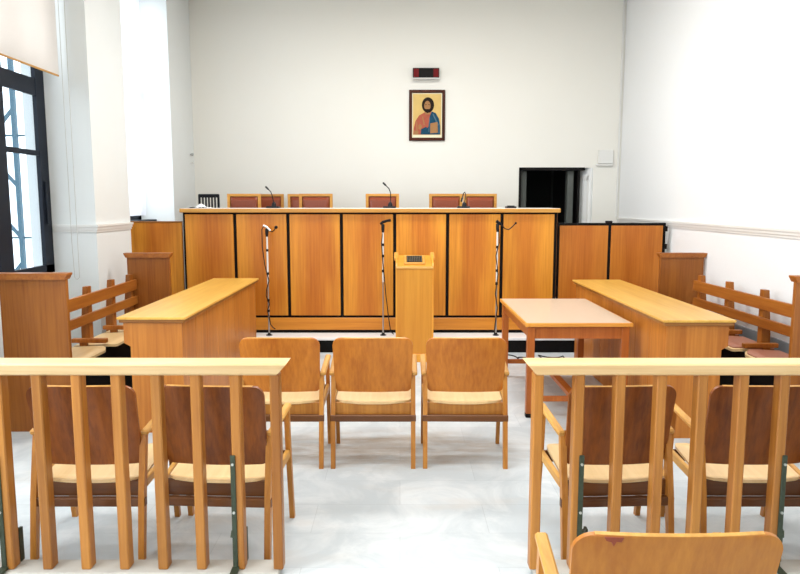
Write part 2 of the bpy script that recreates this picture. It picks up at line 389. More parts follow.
# door opening: dark corridor beyond, white leaf pushed open inwards
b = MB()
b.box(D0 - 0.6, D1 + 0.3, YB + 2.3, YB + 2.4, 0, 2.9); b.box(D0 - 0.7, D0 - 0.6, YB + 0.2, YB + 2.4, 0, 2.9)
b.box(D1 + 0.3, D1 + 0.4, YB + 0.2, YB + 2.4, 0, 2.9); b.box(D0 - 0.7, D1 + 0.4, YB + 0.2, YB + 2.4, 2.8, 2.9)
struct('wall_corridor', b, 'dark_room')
b = MB()
b.box(D0 - 0.001, D0 + 0.03, YB - 0.012, YB + 0.2, PZ, DZ); b.box(D0, D1 - 0.12, YB - 0.012, YB + 0.2, DZ - 0.035, DZ + 0.004)
b.box(D1 - 0.21, D1 - 0.175, YB + 0.02, YB + 0.16, PZ, DZ - 0.03)
dr = struct('door_1', b, 'black')
MB().box(D1 - 0.34, D1 - 0.25, YB + 0.08, YB + 0.2, PZ, DZ - 0.035, 0.006).build('side_post', 'grey_post', dr)
MB().box(D0 + 0.05, D0 + 0.13, YB + 0.12, YB + 0.2, PZ, DZ - 0.035, 0.006).build('side_post', 'grey_post', dr)
b = MB()   # leaf seen at a slant, with one raised moulding
a0, a1 = Vector((D1 - 0.165, YB + 0.19, 0)), Vector((D1 - 0.01, YB - 0.005, 0))
b.bar(a0 + Vector((0, 0, (PZ + DZ) / 2)), a1 + Vector((0, 0, (PZ + DZ) / 2)), 0.035, DZ - PZ)
leaf = b.build('door_leaf', 'door_white', dr)
dv = (a1 - a0); nn = Vector((-dv.y, dv.x, 0)).normalized()
if nn.y > 0: nn = -nn
mo = MB()
for (t0, t1, z0, z1) in ((0.16, 0.26, 1.0, 2.03), (0.72, 0.82, 1.0, 2.03), (0.16, 0.82, 1.97, 2.03), (0.16, 0.82, 1.0, 1.05)):
    p0 = a0 + dv * t0 + nn * 0.022; p1 = a0 + dv * t1 + nn * 0.022; zc = (z0 + z1) / 2
    mo.bar(p0 + Vector((0, 0, zc)), p1 + Vector((0, 0, zc)), 0.014, z1 - z0)
mo.build('moulding', 'trim', leaf)
b = MB()
b.box(2.08, 2.11, YB + 2.26, YB + 2.3, 0, 2.30); b.box(2.62, 2.65, YB + 2.26, YB + 2.3, 0, 2.30); b.box(2.08, 2.65, YB + 2.26, YB + 2.3, 2.27, 2.30)
struct('door_2', b, 'grey_post')

# ------------------------------------------------------------------ outside the first window
t = thing('lattice_mast', 'blue-grey steel lattice mast outside the left window', 'mast', (-6.02, 11.0, -3))
def mast_local(p): return (p[0], p[1], p[2])
for (dx, dy) in ((0, 0), (-0.36, 0.0)):
    MB().box(dx - 0.032, dx + 0.032, dy - 0.032, dy + 0.032, 0, 9.5).build('upright', 'mast', t)
for k in range(9):
    z0 = 0.9 + k * 0.8
    MB().bar(*((((-0.36, 0, z0 + 0.42), (0, 0, z0))) if k % 3 else ((0, 0, z0 + .42), (-0.36, 0, z0))), 0.04, 0.05).build('diagonal_brace', 'mast', t)
    if k % 2 == 0: MB().bar((-0.42, 0.03, z0), (0.15, 0.03, z0), 0.03, 0.03).build('cross_rung', 'mast', t)
tag(struct('ground', MB().box(-40, XLO - 0.02, -30, 40, -3.1, -3.0), 'grey_ground'), kind='structure')

# ------------------------------------------------------------------ blind, cord, curtain
b = MB(); b.box(-3.115, -3.108, R1a + 0.05, 6.475, 2.80, 4.36)
bl = b.build('roller_blind', 'blind'); tag(bl, 'cream roller blind half drawn over the dark-framed window', 'blind')
MB().box(-3.118, -3.105, R1a + 0.05, 6.475, 2.792, 2.808, 0.003).build('bottom_bar', 'arm', bl)
MB().tube([(-3.11, R1a + 0.02, 4.37), (-3.11, 6.48, 4.37)], 0.03, 12).build('roller_tube', 'white_tube', bl)
c = MB()
pts = [(-3.09, 6.50, 4.33)] + [(-3.09, 6.50, 4.33 - (4.33 - 0.95) * k / 10) for k in range(1, 10)] + [(-3.08, 6.50, 0.95), (-3.06, 6.50, 0.93), (-3.035, 6.50, 0.95)] + [(-3.035, 6.50, 0.95 + (4.33 - 0.95) * k / 10) for k in range(1, 11)]
c.tube(pts, 0.0026, 6); o = c.build('blind_cord', 'curb', bl)
def curt(u, v):
    y = R2a + 0.06 + u * (R2b - R2a - 0.36)
    z = 4.36 + (1.50 - 4.36) * v
    pull = max(0, v - 0.55) / 0.45
    y2 = y - u * 0.10 * pull ** 2
    return Vector((-3.13 + 0.028 * math.sin(u * 34) * (0.6 + 0.4 * v) + 0.012 * math.sin(u * 71 + 1), y2, z))
c = MB(); c.sheet(90, 14, curt, (0.003, 0, 0))
o = c.build('sheer_curtain', 'curtain', smooth=True); tag(o, 'white sheer curtain filling the tall recess beside the back corner', 'curtain')
MB().tube([(-3.13, R2a + 0.01, 4.365), (-3.13, R2b - 0.01, 4.365)], 0.012, 8).build('curtain_rod', 'white_tube', o)

# ------------------------------------------------------------------ judges' bench
BX0, BX1, BY, BH = -2.46, 1.785, 7.80, 1.588
jb = thing('judges_bench', 'long panelled wooden judges bench with seven orange veneer panels on dais', 'bench', (0, BY, DH))
def L(mb, x0, x1, y0, y1, z0, z1, bev=0): return mb.box(x0, x1, y0 - BY, y1 - BY, z0 - DH, z1 - DH, bev)
b = MB(); L(b, BX0 + 0.012, BX1 - 0.012, BY + 0.02, BY + 0.60, DH, BH - 0.045); b.build('carcass', 'black', jb)
b = MB(); L(b, BX0 - 0.01, BX1 + 0.015, BY - 0.035, BY + 0.66, BH - 0.045, BH, 0.006); b.build('top', 'trim_x', jb)
b = MB(); L(b, BX0 + 0.0, BX1 + 0.005, BY - 0.025, BY + 0.64, BH, BH + 0.003); b.build('top_glare_sheet', 'paper', jb)  # thin white layer stands for the glare along the bench top
edges = [-2.440, -1.862, -1.263, -0.661, -0.060, 0.537, 1.150, 1.757]
for i in range(7):
    b = MB(); L(b, edges[i] + 0.018, edges[i + 1] - 0.018, BY, BY + 0.022, 0.372, 1.525, 0.005); b.build('front_panel', 'panel', jb)
b = MB(); L(b, BX0 + 0.03, BX1 - 0.045, BY, BY + 0.022, 0.205, 0.345, 0.004); b.build('plinth_panel', 'plinth_x', jb)
for x in (BX0, BX1 - 0.012):
    b = MB(); L(b, x, x + 0.012, BY + 0.06, BY + 0.58, 0.205, BH - 0.05); b.build('end_panel', 'panel_side', jb)

# partitions beside the bench
p = thing('partition_screen', 'two-panel wooden partition with black frame right of the judges bench', 'partition', (2.4, 7.85, DH))
def PB(mb, x0, x1, z0, z1, y0, y1, bev=0): return mb.box(x0 - 2.4, x1 - 2.4, y0, y1, z0 - DH, z1 - DH, bev)
b = MB(); PB(b, 1.80, 3.02, DH, 1.425, 0.012, 0.05); b.build('frame', 'black', p)
for x0, x1 in ((1.815, 2.365), (2.40, 2.985)):
    b = MB(); PB(b, x0, x1, DH + 0.05, 1.395, 0, 0.02, 0.004); b.build('panel', 'panel_side', p)
for z in (1.36, 1.16, 0.9):
    b = MB(); PB(b, 3.0, 3.035, z - 0.03, z + 0.03, -0.008, 0.02, 0.003); b.build('hinge', 'black', p)
p = thing('partition_screen', 'plain wooden partition panel left of the judges bench below the curtain', 'partition', (-2.8, 7.85, DH))
b = MB(); b.box(-0.29, 0.325, 0, 0.035, 0, 1.43 - DH, 0.003); b.build('panel', 'panel', p)
b = MB(); b.box(-0.29, 0.328, -0.006, 0.04, 1.43 - DH, 1.445 - DH, 0.003); b.build('cap', 'desk_edge', p)

# ------------------------------------------------------------------ judges' chairs
def judge_chair(w):
    t = thing('judge_chair', 'x', 'chair', (0, 0, PZ))
    hw = w / 2
    for s in (-1, 1):
        MB().bar((s * (hw - .03), -0.0, 0), (s * (hw - .03), 0, 0.64), .04, .04, (0, 1, 0)).build('leg', 'judge_wood', t)
        MB().bar((s * (hw - .03), .46, 0), (s * (hw - .03), .46, 0.46), .04, .04, (0, 1, 0)).build('leg', 'judge_wood', t)
        MB().box(s * (hw - .03) - .025, s * (hw - .03) + .025, 0.0, .48, .64, .675, .006).build('arm', 'judge_wood', t)
    MB().box(-hw + .02, hw - .02, 0, .48, .40, .47, .015).build('seat', 'leather', t)
    # back faces away from the hall's audience; the camera sees its padded front over the bench
    f = MB()
    f.box(-hw, -hw + .036, .44, .475, .46, 1.36); f.box(hw - .036, hw, .44, .475, .46, 1.36)
    f.box(-hw, hw, .44, .475, 1.325, 1.36, .004); f.box(-hw, hw, .44, .475, .52, .56)
    f.build('back_frame', 'judge_wood', t)
    def pad(u, v):
        x = (u - .5) * (w - .075); z = .56 + v * .755
        e = min(u, 1 - u, v * 3, (1 - v) * 3); k = min(1, e / .12)
        return Vector((x, .452 - .035 * math.sqrt(max(0, 1 - (1 - k) ** 2)), z))
    q = MB(); q.sheet(18, 20, pad, (0, .02, 0)); q.build('back_cushion', 'leather', t, smooth=True)
    f2 = MB(); f2.box(-hw + .034, hw - .034, .455, .465, .55, 1.33); f2.build('cushion_border', 'dark_wood', t)
    return t
jc = judge_chair(0.43); jc.scale = (1, 1, .991)
def jx(px, d): return (px - 400) / 690 * d
specs = [(245.1, 8.95, 0, 'padded brown leather judge chair on far left, overlapping a smaller chair behind'),
         (316.5, 8.95, 0, 'padded brown leather judge chair above the third bench panel, in front of another chair'),
         (382.5, 8.95, 0, 'padded brown leather judge chair standing alone behind the middle desk microphone'),
         (445.5, 8.95, 0, 'padded brown leather judge chair left of the rightmost desk microphone'),
         (479.5, 8.95, 0, 'rightmost padded brown leather judge chair, right of the last desk microphone')]
for i, (px, Y, r, lab) in enumerate(specs):
    x = jx(px, Y)
    if i == 0: jc.location = (x, Y - .44, PZ); jc['label'] = lab; jc['group'] = 'leather judge chairs'
    else: copy_tree(jc, (x, Y - .44, PZ), 0, lab, 'leather judge chairs')
js = judge_chair(0.40); js.scale = (1, 1, .994)
js.location = (jx(270, 9.5), 9.5 - .44, PZ); js['label'] = 'brown leather judge chair half hidden behind the leftmost one, near left desk microphone'; js['group'] = 'leather judge chairs'
copy_tree(js, (jx(303, 9.5), 9.5 - .44, PZ), 0, 'brown leather judge chair mostly hidden, left edge showing beside the third-panel chair', 'leather judge chairs')
# black slatted chair
t = thing('slatted_chair', 'black slatted-back chair at the left end behind the judges bench', 'chair', (jx(210, 8.95), 8.6, PZ))
fr = MB()
fr.box(-.135, -.11, .36, .385, 0, 1.335); fr.box(.11, .135, .36, .385, 0, 1.335); fr.box(-.135, .135, .358, .388, 1.30, 1.345, .008); fr.box(-.135, .135, .36, .385, .8, .83)
fr.build('back_frame', 'black_plastic', t)
for k in range(5):
    x = -.078 + k * .039; MB().box(x - .010, x + .010, .366, .380, .82, 1.31).build('slat', 'black_plastic', t)
MB().box(-.16, .16, 0, .37, .42, .46, .01).build('seat', 'black_plastic', t)
for x in (-.14, .14): MB().box(x - .015, x + .015, 0, .03, 0, .43).build('leg', 'black_plastic', t)

# things lying on the bench
TZ = BH + 0.003
def desk_mic(px, tip, lab, bend):
    x = jx(px, 8.1)
    t = thing('desk_microphone', lab, 'microphone', (x, 8.1, TZ), 0, 'gooseneck desk microphones on the bench')
    MB().box(-.075, .075, -.06, .06, 0, .022, .008).build('base', 'black_plastic', t)
    MB().lathe([(.03, .02), (.024, .05), (.012, .07)], (0.01, 0, 0), 14).build('socket', 'black_plastic', t, True)
    pts = [(0.01, 0, .05)] + bend
    MB().tube(pts, .0055, 8).build('gooseneck', 'black_plastic', t, True)
    a, c = Vector(bend[-2]), Vector(bend[-1]); d_ = (c - a).normalized()
    MB().tube([c - d_ * .005, c + d_ * .01, c + d_ * .045, c + d_ * .05], [.007, .011, .011, .006], 10).build('microphone_head', 'black_plastic', t, True)
    return t
desk_mic(274, 0, 'gooseneck desk microphone on bench top near left end', [(0.0, 0, .1), (-.01, 0, .15), (-.025, 0, .19), (-.05, 0, .215)])
desk_mic(389.5, 0, 'gooseneck desk microphone in the middle of the bench top, bent to the left', [(0.015, 0, .12), (.012, 0, .18), (-.005, 0, .225), (-.04, 0, .26)])
desk_mic(463, 0, 'gooseneck desk microphone on bench between the two right-hand leather chairs', [(0.02, 0, .1), (.024, 0, .16), (.015, .01, .185), (0.0, .02, .17), (-.012, .03, .12)])
b = MB()
b.sheet(14, 10, lambda u, v: Vector((-0.11 + u * .24, -.09 + v * .2, .002 + .05 * max(0, math.sin(u * 3.1)) * (0.35 + .65 * math.sin(v * 2.8 + .3)) * (0.6 + .4 * math.sin(u * 9 + v * 5)))), (0, 0, .002))
o = b.build('crumpled_paper', 'paper', smooth=True); o.location = (jx(200, 8.0), 8.0, TZ); tag(o, 'crumpled white paper at the left end of the bench top', 'paper')
b = MB(); b.box(-.055, .055, -.08, .08, 0, .022, .007); b2 = b.build('desk_telephone', 'black_plastic'); b2.location = (jx(510, 8.0), 8.0, TZ)
tag(b2, 'small flat black handset lying near the right end of the bench top', 'telephone')
MB().box(-.035, .035, -.06, .06, .022, .03, .003).build('handset_cradle', 'black_plastic', b2)

# ------------------------------------------------------------------ wall pieces
# framed icon
ic = thing('icon_painting', 'framed gold-ground painting of a dark-haired bearded figure in red and blue', 'picture', (0.375, YB - 0.02, 2.51))
W, H, fw = .50, .69, .042
b = MB(); b.box(-W / 2, -W / 2 + fw, -.015, .02, 0, H, .006); b.box(W / 2 - fw, W / 2, -.015, .02, 0, H, .006); b.box(-W / 2 + fw, W / 2 - fw, -.015, .02, 0, fw, .006); b.box(-W / 2 + fw, W / 2 - fw, -.015, .02, H - fw, H, .006)
b.build('frame', 'pic_frame', ic)
MB().box(-W / 2 + fw, W / 2 - fw, 0.004, .02, fw, H - fw).build('border', 'mount', ic)
MB().box(-W / 2 + fw + .014, W / 2 - fw - .014, 0.001, .004, fw + .04, H - fw - .014).build('gold_ground', 'gold', ic)
def ell(cx, cz, rx, rz, n=24): return [(cx + rx * math.cos(2 * PI * k / n), cz + rz * math.sin(2 * PI * k / n)) for k in range(n)]
MB().prism([(-.19, .085), (-.185, .17), (-.16, .27), (-.11, .345), (-.03, .39), (.07, .39), (.10, .33), (.08, .085)], 1, -.002, .001).build('red_robe', 'robe_red', ic)
MB().prism([(-.05, .085), (.02, .20), (.035, .33), (.065, .40), (.12, .375), (.165, .30), (.185, .20), (.185, .085)], 1, -.004, -.002).build('blue_mantle', 'robe_blue', ic)
MB().prism([(-.09, .085), (-.08, .16), (-.01, .19), (.03, .12), (.02, .085)], 1, -.0035, -.002).build('blue_fold', 'robe_blue', ic)
MB().prism([(.045, .10), (.045, .235), (.145, .255), (.15, .11)], 1, -.006, -.004).build('pink_book', 'skin', ic)
MB().prism(ell(.012, .485, .085, .105), 1, -.003, -.001).build('hair', 'hair', ic)
MB().prism(ell(.004, .472, .044, .07), 1, -.005, -.003).build('face', 'skin', ic)
MB().prism([(-.028, .492), (-.006, .494), (-.006, .487), (-.028, .484)], 1, -.0056, -.005).build('eye', 'hair', ic)
MB().prism([(.016, .494), (.038, .492), (.038, .484), (.016, .487)], 1, -.0056, -.005).build('eye', 'hair', ic)
for q in ([(.075, .36), (.09, .37), (.16, .22), (.15, .20)], [(.03, .31), (.04, .32), (.03, .12), (.02, .12)], [(.165, .25), (.175, .24), (.175, .10), (.16, .10)]):
    MB().prism(q, 1, -.0046, -.004).build('mantle_highlight', 'mast', ic)
for q in ([(-.15, .26), (-.14, .27), (-.13, .12), (-.145, .12)], [(-.07, .33), (-.055, .33), (-.03, .22), (-.045, .21)], [(-.175, .14), (-.12, .13), (-.12, .085), (-.185, .085)]):
    MB().prism(q, 1, -.0026, -.002).build('robe_fold', 'skin', ic)
MB().prism([(-.045, .45), (-.02, .43), (.03, .43), (.055, .45), (.04, .395), (.006, .375), (-.03, .395)], 1, -.0055, -.005).build('beard', 'hair', ic)
MB().prism([(-.03, .36), (.045, .36), (.045, .42), (-.03, .42)], 1, -.0028, -.001).build('neck', 'skin', ic)
MB().prism([(-.12, .16), (-.085, .15), (-.07, .20), (-.095, .23), (-.12, .21)], 1, -.005, -.0035).build('hand', 'skin', ic)
# digital display
dg = thing('display_sign', 'small dark display with red ends on a white ledge above the painting', 'sign', (0.356, YB - 0.10, 3.335))
MB().box(-.18, .18, 0, .10, 0.012, .145, .004).build('case', 'black_plastic', dg)
for s in (-1, 1): MB().box(s * .135 - .035, s * .135 + .035, -.004, 0.002, .022, .135).build('red_panel', 'display_red', dg)
MB().box(-.10, .10, -.003, 0.002, .02, .138).build('screen', 'black', dg)
MB().box(-.19, .19, -.015, .10, 0, .012, .003).build('ledge', 'trim', dg)
# wall box
wb = thing('wall_box', 'white square cover box on the back wall near the right corner', 'wall box', (2.868, YB - .03, 2.165))
MB().box(-.10, .11, 0, .03, .03, .22, .006).build('cover', 'trim', wb)
MB().box(-.125, .10, -.012, .03, 0, .022, .004).build('ledge', 'trim', wb)
o = MB().box(-.038, .038, -.018, .018, 0, .024, .004).build('small_box', 'black_plastic'); o.location = (2.375, 7.85 + .031, 1.425); tag(o, 'tiny black box sitting on top of the two-panel partition right of the bench', 'box')
for z, r, m_, lab in ((2.31, .022, 'steel', 'upper round metal knob on the left wall by the back corner'), (2.20, .013, 'trim', 'lower small white knob on the left wall by the back corner')):
    o = MB().tube([(0, 0, 0), (.02, 0, 0), (.022, 0, 0), (.045, 0, 0)], [r * .5, r * .5, r, r * .8], 14).build('wall_hook', m_); o.location = (XL, 9.62, z)
    tag(o, lab, 'knob', 'knobs by the back corner')

# ------------------------------------------------------------------ microphone stands on the dais
def mic_stand(px, lab, head, cable, joints, zs=1.0):
    x = jx(px, 7.68)
    t = thing('microphone_stand', lab, 'microphone stand', (x, 7.66, DH), 0, 'thin microphone stands before the bench')
    MB().lathe([(.035, 0), (.035, .006), (.02, .012), (.012, .03)], n=24).build('base', 'black_plastic', t, True)
    MB().tube([(0, 0, .015), (0, 0, .60)], .0085, 10).build('lower_pole', 'steel', t, True)
    MB().tube([(0, 0, .58), (0, 0, 1.13)], .010, 10).build('upper_pole', 'white_tube', t, True)
    for z in joints: MB().tube([(0, 0, z - .014), (0, 0, z + .014)], .0145, 10).build('collar', 'black_plastic', t, True)
    MB().tube([(0, 0, 1.11), (0, 0, 1.14), (0, 0, 1.19), (0.0, 0, 1.20)], [.012, .018, .020, .012], 10).build('clamp', 'black_plastic', t, True)
    head(t); t.scale = (1, 1, zs)
    MB().tube(cable, .0055, 7).build('cable', 'black_plastic', t, True)
    return t
def head1(t):
    MB().tube([(-.04, 0, 1.235), (0, 0, 1.215), (.04, -.01, 1.175)], [.014, .014, .012], 10).build('microphone_body', 'steel', t, True)
    MB().tube([(.03, -.01, 1.18), (.06, -.02, 1.165), (.085, -.03, 1.18), (.10, -.03, 1.205)], .0055, 8).build('gooseneck', 'black_plastic', t, True)
    MB().ball((.108, -.03, 1.215), .019).build('microphone_head', 'black_plastic', t, True)
def head2(t):
    MB().tube([(-.03, 0, 1.20), (0, -.0, 1.22), (.05, -.02, 1.235), (.085, -.03, 1.24)], [.012, .016, .014, .017], 10).build('microphone_body', 'black_plastic', t, True)
def head3(t):
    MB().tube([(-.015, 0, 1.225), (.02, 0, 1.20), (.05, 0, 1.18)], [.018, .016, .011], 10).build('microphone_body', 'black_plastic', t, True)
    MB().tube([(.04, 0, 1.19), (.08, -.01, 1.145), (.12, -.02, 1.135), (.155, -.02, 1.16), (.19, -.02, 1.195)], .006, 8).build('gooseneck', 'black_plastic', t, True)
    MB().ball((.197, -.02, 1.202), .012).build('microphone_head', 'black_plastic', t, True)
mic_stand(267.5, 'thin microphone stand at left before the second bench panel, cable wrapped round it', head1,
          [(-.03, 0, 1.23), (-.055, 0, 1.19), (-.055, 0, 1.0), (-.03, -.01, .8), (-.012, -.014, .72), (.014, -.012, .62), (-.016, -.01, .52), (-.022, -.01, .45), (.014, -.014, .36), (-.012, -.014, .28), (.012, -.012, .18), (.02, -.02, .13), (.05, -.02, .09), (.075, -.02, .075)], (.96, .70, .40, .28))
mic_stand(383.0, 'thin microphone stand in the middle, just left of the lectern', head2,
          [(.01, 0, 1.19), (-.016, -.01, 1.0), (.0, -.016, .78), (.016, -.012, .62), (.03, -.01, .45), (.06, -.01, .2), (.085, -.01, .04), (.12, 0, .012)], (.98, .86, .70), 1.042)
mic_stand(497.0, 'thin microphone stand right of the lectern, long gooseneck reaching right', head3,
          [(.012, 0, 1.18), (.02, -.01, 1.0), (-.014, -.01, .86), (.012, -.01, .66), (-.014, -.012, .45), (.012, -.012, .3), (-.012, -.012, .12), (-.02, -.02, .012)], (.70, .56, .95), 1.048)

# ------------------------------------------------------------------ lectern
lx0, lx1 = -0.045, 0.348
lc = thing('lectern', 'slim wooden lectern with sloped top standing before the judges bench', 'lectern', ((lx0 + lx1) / 2, 7.07, 0))
hw = (lx1 - lx0) / 2
MB().box(-hw + .006, hw - .006, 0, .02, .09, 1.032, .003).build('front_panel', 'lectern', lc)
for s in (-1, 1):
    x0 = s * hw; x1 = s * (hw - .018)
    MB().prism([(-0.004, 0.0), (-0.004, 1.045), (0.02, 1.075), (.30, 1.155), (.34, 1.15), (.34, 0.0)], 0, min(x0, x1), max(x0, x1)).build('side_panel', 'lectern', lc)
    MB().bar((s * (hw - .004), .20, 1.10), (s * (hw - .004), .35, 1.158), .045, .035, bev=.008).build('top_ear', 'trim_x', lc)
b = MB(); b.bar((0, 0.0, 1.03), (0, .33, 1.128), 2 * hw - .036, .018); b.build('sloped_top', 'lectern', lc)
MB().box(-hw + .002, hw - .002, -.014, .012, 1.014, 1.038, .004).build('lip', 'trim_x', lc)
MB().box(-hw - .002, hw + .002, -.012, .33, 0, .09, .004).build('plinth', 'lectern', lc)
b = MB(); b.bar((0, .055, 1.060), (0, .29, 1.131), .22, .022, bev=.004); q = b.build('plaque', 'trim_x', lc)
b = MB(); b.bar((0, .085, 1.081), (0, .26, 1.134), .165, .006); q2 = b.build('dark_grille', 'black', q)
b = MB()
for k in range(9):
    x = -.074 + k * .0185; b.bar((x, .088, 1.085), (x, .257, 1.136), .005, .004)
for k in range(4):
    f_ = .15 + k * .233; y = .088 + f_ * .169; z = 1.0855 + f_ * .051; b.bar((-.078, y, z), (.078, y, z), .005, .004)
b.build('grille_bars', 'brass_grid', q)

lc.scale = (1, 1, .962)
# ------------------------------------------------------------------ counsel desks
def counsel_desk(name, label, x0, x1, y0, y1, H, out):
    """out = +1: knee side faces +x, -1: faces -x"""
    t = thing(name, label, 'desk', ((x0 + x1) / 2, y0, 0))
    hw = (x1 - x0) / 2; Ld = y1 - y0
    MB().box(-hw, hw, 0, Ld, H - .018, H, .003).build('top', 'desk_top', t)
    MB().box(-hw + .010, hw - .010, .010, Ld - .010, H - .042, H - .018, .004).build('top_edge', 'desk_edge', t)
    a = -hw + .035; c = hw - .035; kn = c if out > 0 else a; ins = .045
    # end panels, narrower below the apron on the knee side
    for y in (.03, Ld - .052):
        if out > 0: pr = [(a, 0), (a, H - .042), (c, H - .042), (c, H - .19), (c - ins, H - .215), (c - ins, 0)]
        else: pr = [(c, 0), (c, H - .042), (a, H - .042), (a, H - .19), (a + ins, H - .215), (a + ins, 0)]
        MB().prism(pr, 1, y, y + .022).build('end_panel', 'desk', t)
    # long modesty panel in board widths
    f = a if out > 0 else c
    n = 8; yy0, yy1 = .052, Ld - .052
    b = MB()
    for k in range(n):
        p0 = yy0 + (yy1 - yy0) * k / n; p1 = yy0 + (yy1 - yy0) * (k + 1) / n
        b.box(min(f, f + out * .02), max(f, f + out * .02), p0 + .0015, p1 - .0015, .0, H - .042, .002)
    b.build('modesty_panel', 'desk', t)
    MB().box(min(kn, kn - out * .018), max(kn, kn - out * .018), .052, Ld - .052, H - .19, H - .042).build('apron', 'desk', t)
    q0, q1 = (a + .02, c - ins) if out > 0 else (a + ins, c - .02)
    MB().box(q0, q1, .052, Ld - .052, H - .30, H - .28).build('shelf', 'dark_wood', t)
    return t
counsel_desk('counsel_desk', 'long wooden desk on the left with bare pale top, behind the left railing', -2.0, -1.515, 4.80, 7.36, .85, -1)
counsel_desk('counsel_desk', 'long wooden desk on the right beside the small table', 1.815, 2.315, 4.68, 7.22, .85, 1)

# ------------------------------------------------------------------ table
tb = thing('table', 'small wooden table with pinkish laminate top between lectern and right desk', 'table', (1.362, 5.16, 0))
tw, tl, th = .41, 1.36, .745
MB().box(-tw + .012, tw - .012, .012, tl - .012, th - .004, th + .001).build('laminate_top', 'table_top', tb)
b = MB(); b.box(-tw, -tw + .03, 0, tl, th - .03, th, .004); b.box(tw - .03, tw, 0, tl, th - .03, th, .004); b.box(-tw + .03, tw - .03, 0, .03, th - .03, th, .004); b.box(-tw + .03, tw - .03, tl - .03, tl, th - .03, th, .004)
b.box(-tw + .03, tw - .03, .03, tl - .03, th - .03, th - .006)
b.build('edging', 'table_edge', tb)
b = MB(); lx, ly0, ly1 = tw - .05, .045, tl - .045
b.box(-lx, lx, ly0 - .012, ly0 + .012, th - .125, th - .03); b.box(-lx, lx, ly1 - .012, ly1 + .012, th - .125, th - .03)
b.box(-lx - .012, -lx + .012, ly0, ly1, th - .125, th - .03); b.box(lx - .012, lx + .012, ly0, ly1, th - .125, th - .03)
b.build('apron', 'table_wood', tb)
for x in (-lx, lx):
    for y in (ly0, ly1):
        g = MB().box(x - .028, x + .028, y - .028, y + .028, .03, th - .03, .003).build('leg', 'table_wood', tb)
        MB().box(x - .029, x + .029, y - .029, y + .029, 0, .032, .003).build('foot_cap', 'black', g)
for y in (ly0 + .0, ly1): MB().box(-lx + .028, lx - .028, y - .011, y + .011, .125, .165).build('stretcher', 'table_wood', tb)
MB().box(-.03, .03, ly0 + .011, ly1 - .011, .125, .160).build('stretcher', 'table_wood', tb)

# loose cable on the floor under the table
b = MB(); pts = []
for k in range(60):
    u = k / 59; pts.append((1.55 + .42 * (u - .5) * 2 + .05 * math.sin(u * 21), 7.25 + .07 * math.sin(u * 27 + 1) + .06 * math.cos(u * 11), .007))
b.tube(pts, .006, 6); o = b.build('floor_cable', 'black_plastic', smooth=True); tag(o, 'tangled black cable on the floor under the small table by the dais', 'cable')

# ------------------------------------------------------------------ courtroom chairs
def court_chair(back_mat, sp=0.0, zb=.470, dz=0.0, rail_mat='leg'):
    t = thing('court_chair', 'x', 'chair')
    HWB, z0, z1 = .250, zb, .826
    def back(u, v):
        s = u * 2 - 1
        rt, rb = .052, .034; Ht = z1 - z0; hh = v * Ht
        z = z0 + hh; w = HWB - .012 * (1 - v)
        if Ht - hh < rt: w -= rt - math.sqrt(max(0, rt * rt - (rt - (Ht - hh)) ** 2))
        if hh < rb: w -= (rb - math.sqrt(max(0, rb * rb - (rb - hh) ** 2))) * .8
        y = .085 - .085 * v + .018 * s * s
        zz = z + .002 * (1 - s * s) * v
        return Vector((s * w, y, zz))
    # denser rows near the rounded ends
    def backv(u, v): return back(u, .5 - .5 * math.cos(PI * v))
    MB().sheet(16, 26, backv, (0, .013, .003)).build('backrest', back_mat, t, smooth=True)
    MB().sheet(24, 1, lambda u, v: back(u, 1) + Vector((0, .0005 + .012 * v, .003 * v + .0004)), (0, 0, .0014)).build('top_edge', 'arm', t)
    def seat(u, v):
        s = u * 2 - 1; y = .065 + v * .425; w = .238
        r0, r1 = .075, .09; dep = .425; dd = v * dep
        if dd < r0: w -= r0 - math.sqrt(max(0, r0 * r0 - (r0 - dd) ** 2))
        if dep - dd < r1: w -= r1 - math.sqrt(max(0, r1 * r1 - (r1 - (dep - dd)) ** 2))
        z = .380 + dz + .056 * v - .022 * max(0, (v - .82) / .18) ** 2 + .010 * abs(s) ** 3 + .016 * max(0, .15 - v) / .15
        return Vector((s * w, y, z))
    def seatv(u, v): return seat(u, .5 - .5 * math.cos(PI * v))
    MB().sheet(16, 24, seatv, (0, 0, .014)).build('seat', 'seat', t, smooth=True)
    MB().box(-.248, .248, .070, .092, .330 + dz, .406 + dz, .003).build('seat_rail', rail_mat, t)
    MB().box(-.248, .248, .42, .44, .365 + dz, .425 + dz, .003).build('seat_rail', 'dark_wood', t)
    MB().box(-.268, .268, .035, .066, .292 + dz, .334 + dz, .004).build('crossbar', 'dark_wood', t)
    for s in (-1, 1):
        x = s * .2505
        MB().prism([(0, 0), (.030, 0), (.074, .30), (.125, .585), (.095, .60), (.036, .30)], 0, x - .014, x + .014).build('leg', 'leg', t)
        x2 = s * (.258 + sp)
        MB().prism([(.455, 0), (.483, 0), (.418, .42), (.400, .62), (.365, .62), (.386, .42)], 0, x2 - .0125, x2 + .0125).build('leg', 'leg', t)
        MB().bar((s * .2525, .088, .390 + dz), (s * (.258 + sp), .425, .425 + dz), .022, .045, bev=.004).build('side_rail', 'arm', t)
        MB().bar((s * .259, .085, .585), (s * (.262 + sp), .400, .632), .036, .026, bev=.007).build('arm', 'arm', t)
    return t
G1 = 'chairs in a row before the lectern'
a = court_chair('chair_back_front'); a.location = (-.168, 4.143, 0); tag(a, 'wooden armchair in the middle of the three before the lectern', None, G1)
copy_tree(a, (-.743, 4.143, 0), 0, 'wooden armchair left of the three before the lectern, against the left desk', G1)
copy_tree(a, (.408, 4.143, 0), math.radians(-0.8), 'wooden armchair right of the three before the lectern, nearest the small table', G1)
G2 = 'chairs pushed against the railings'
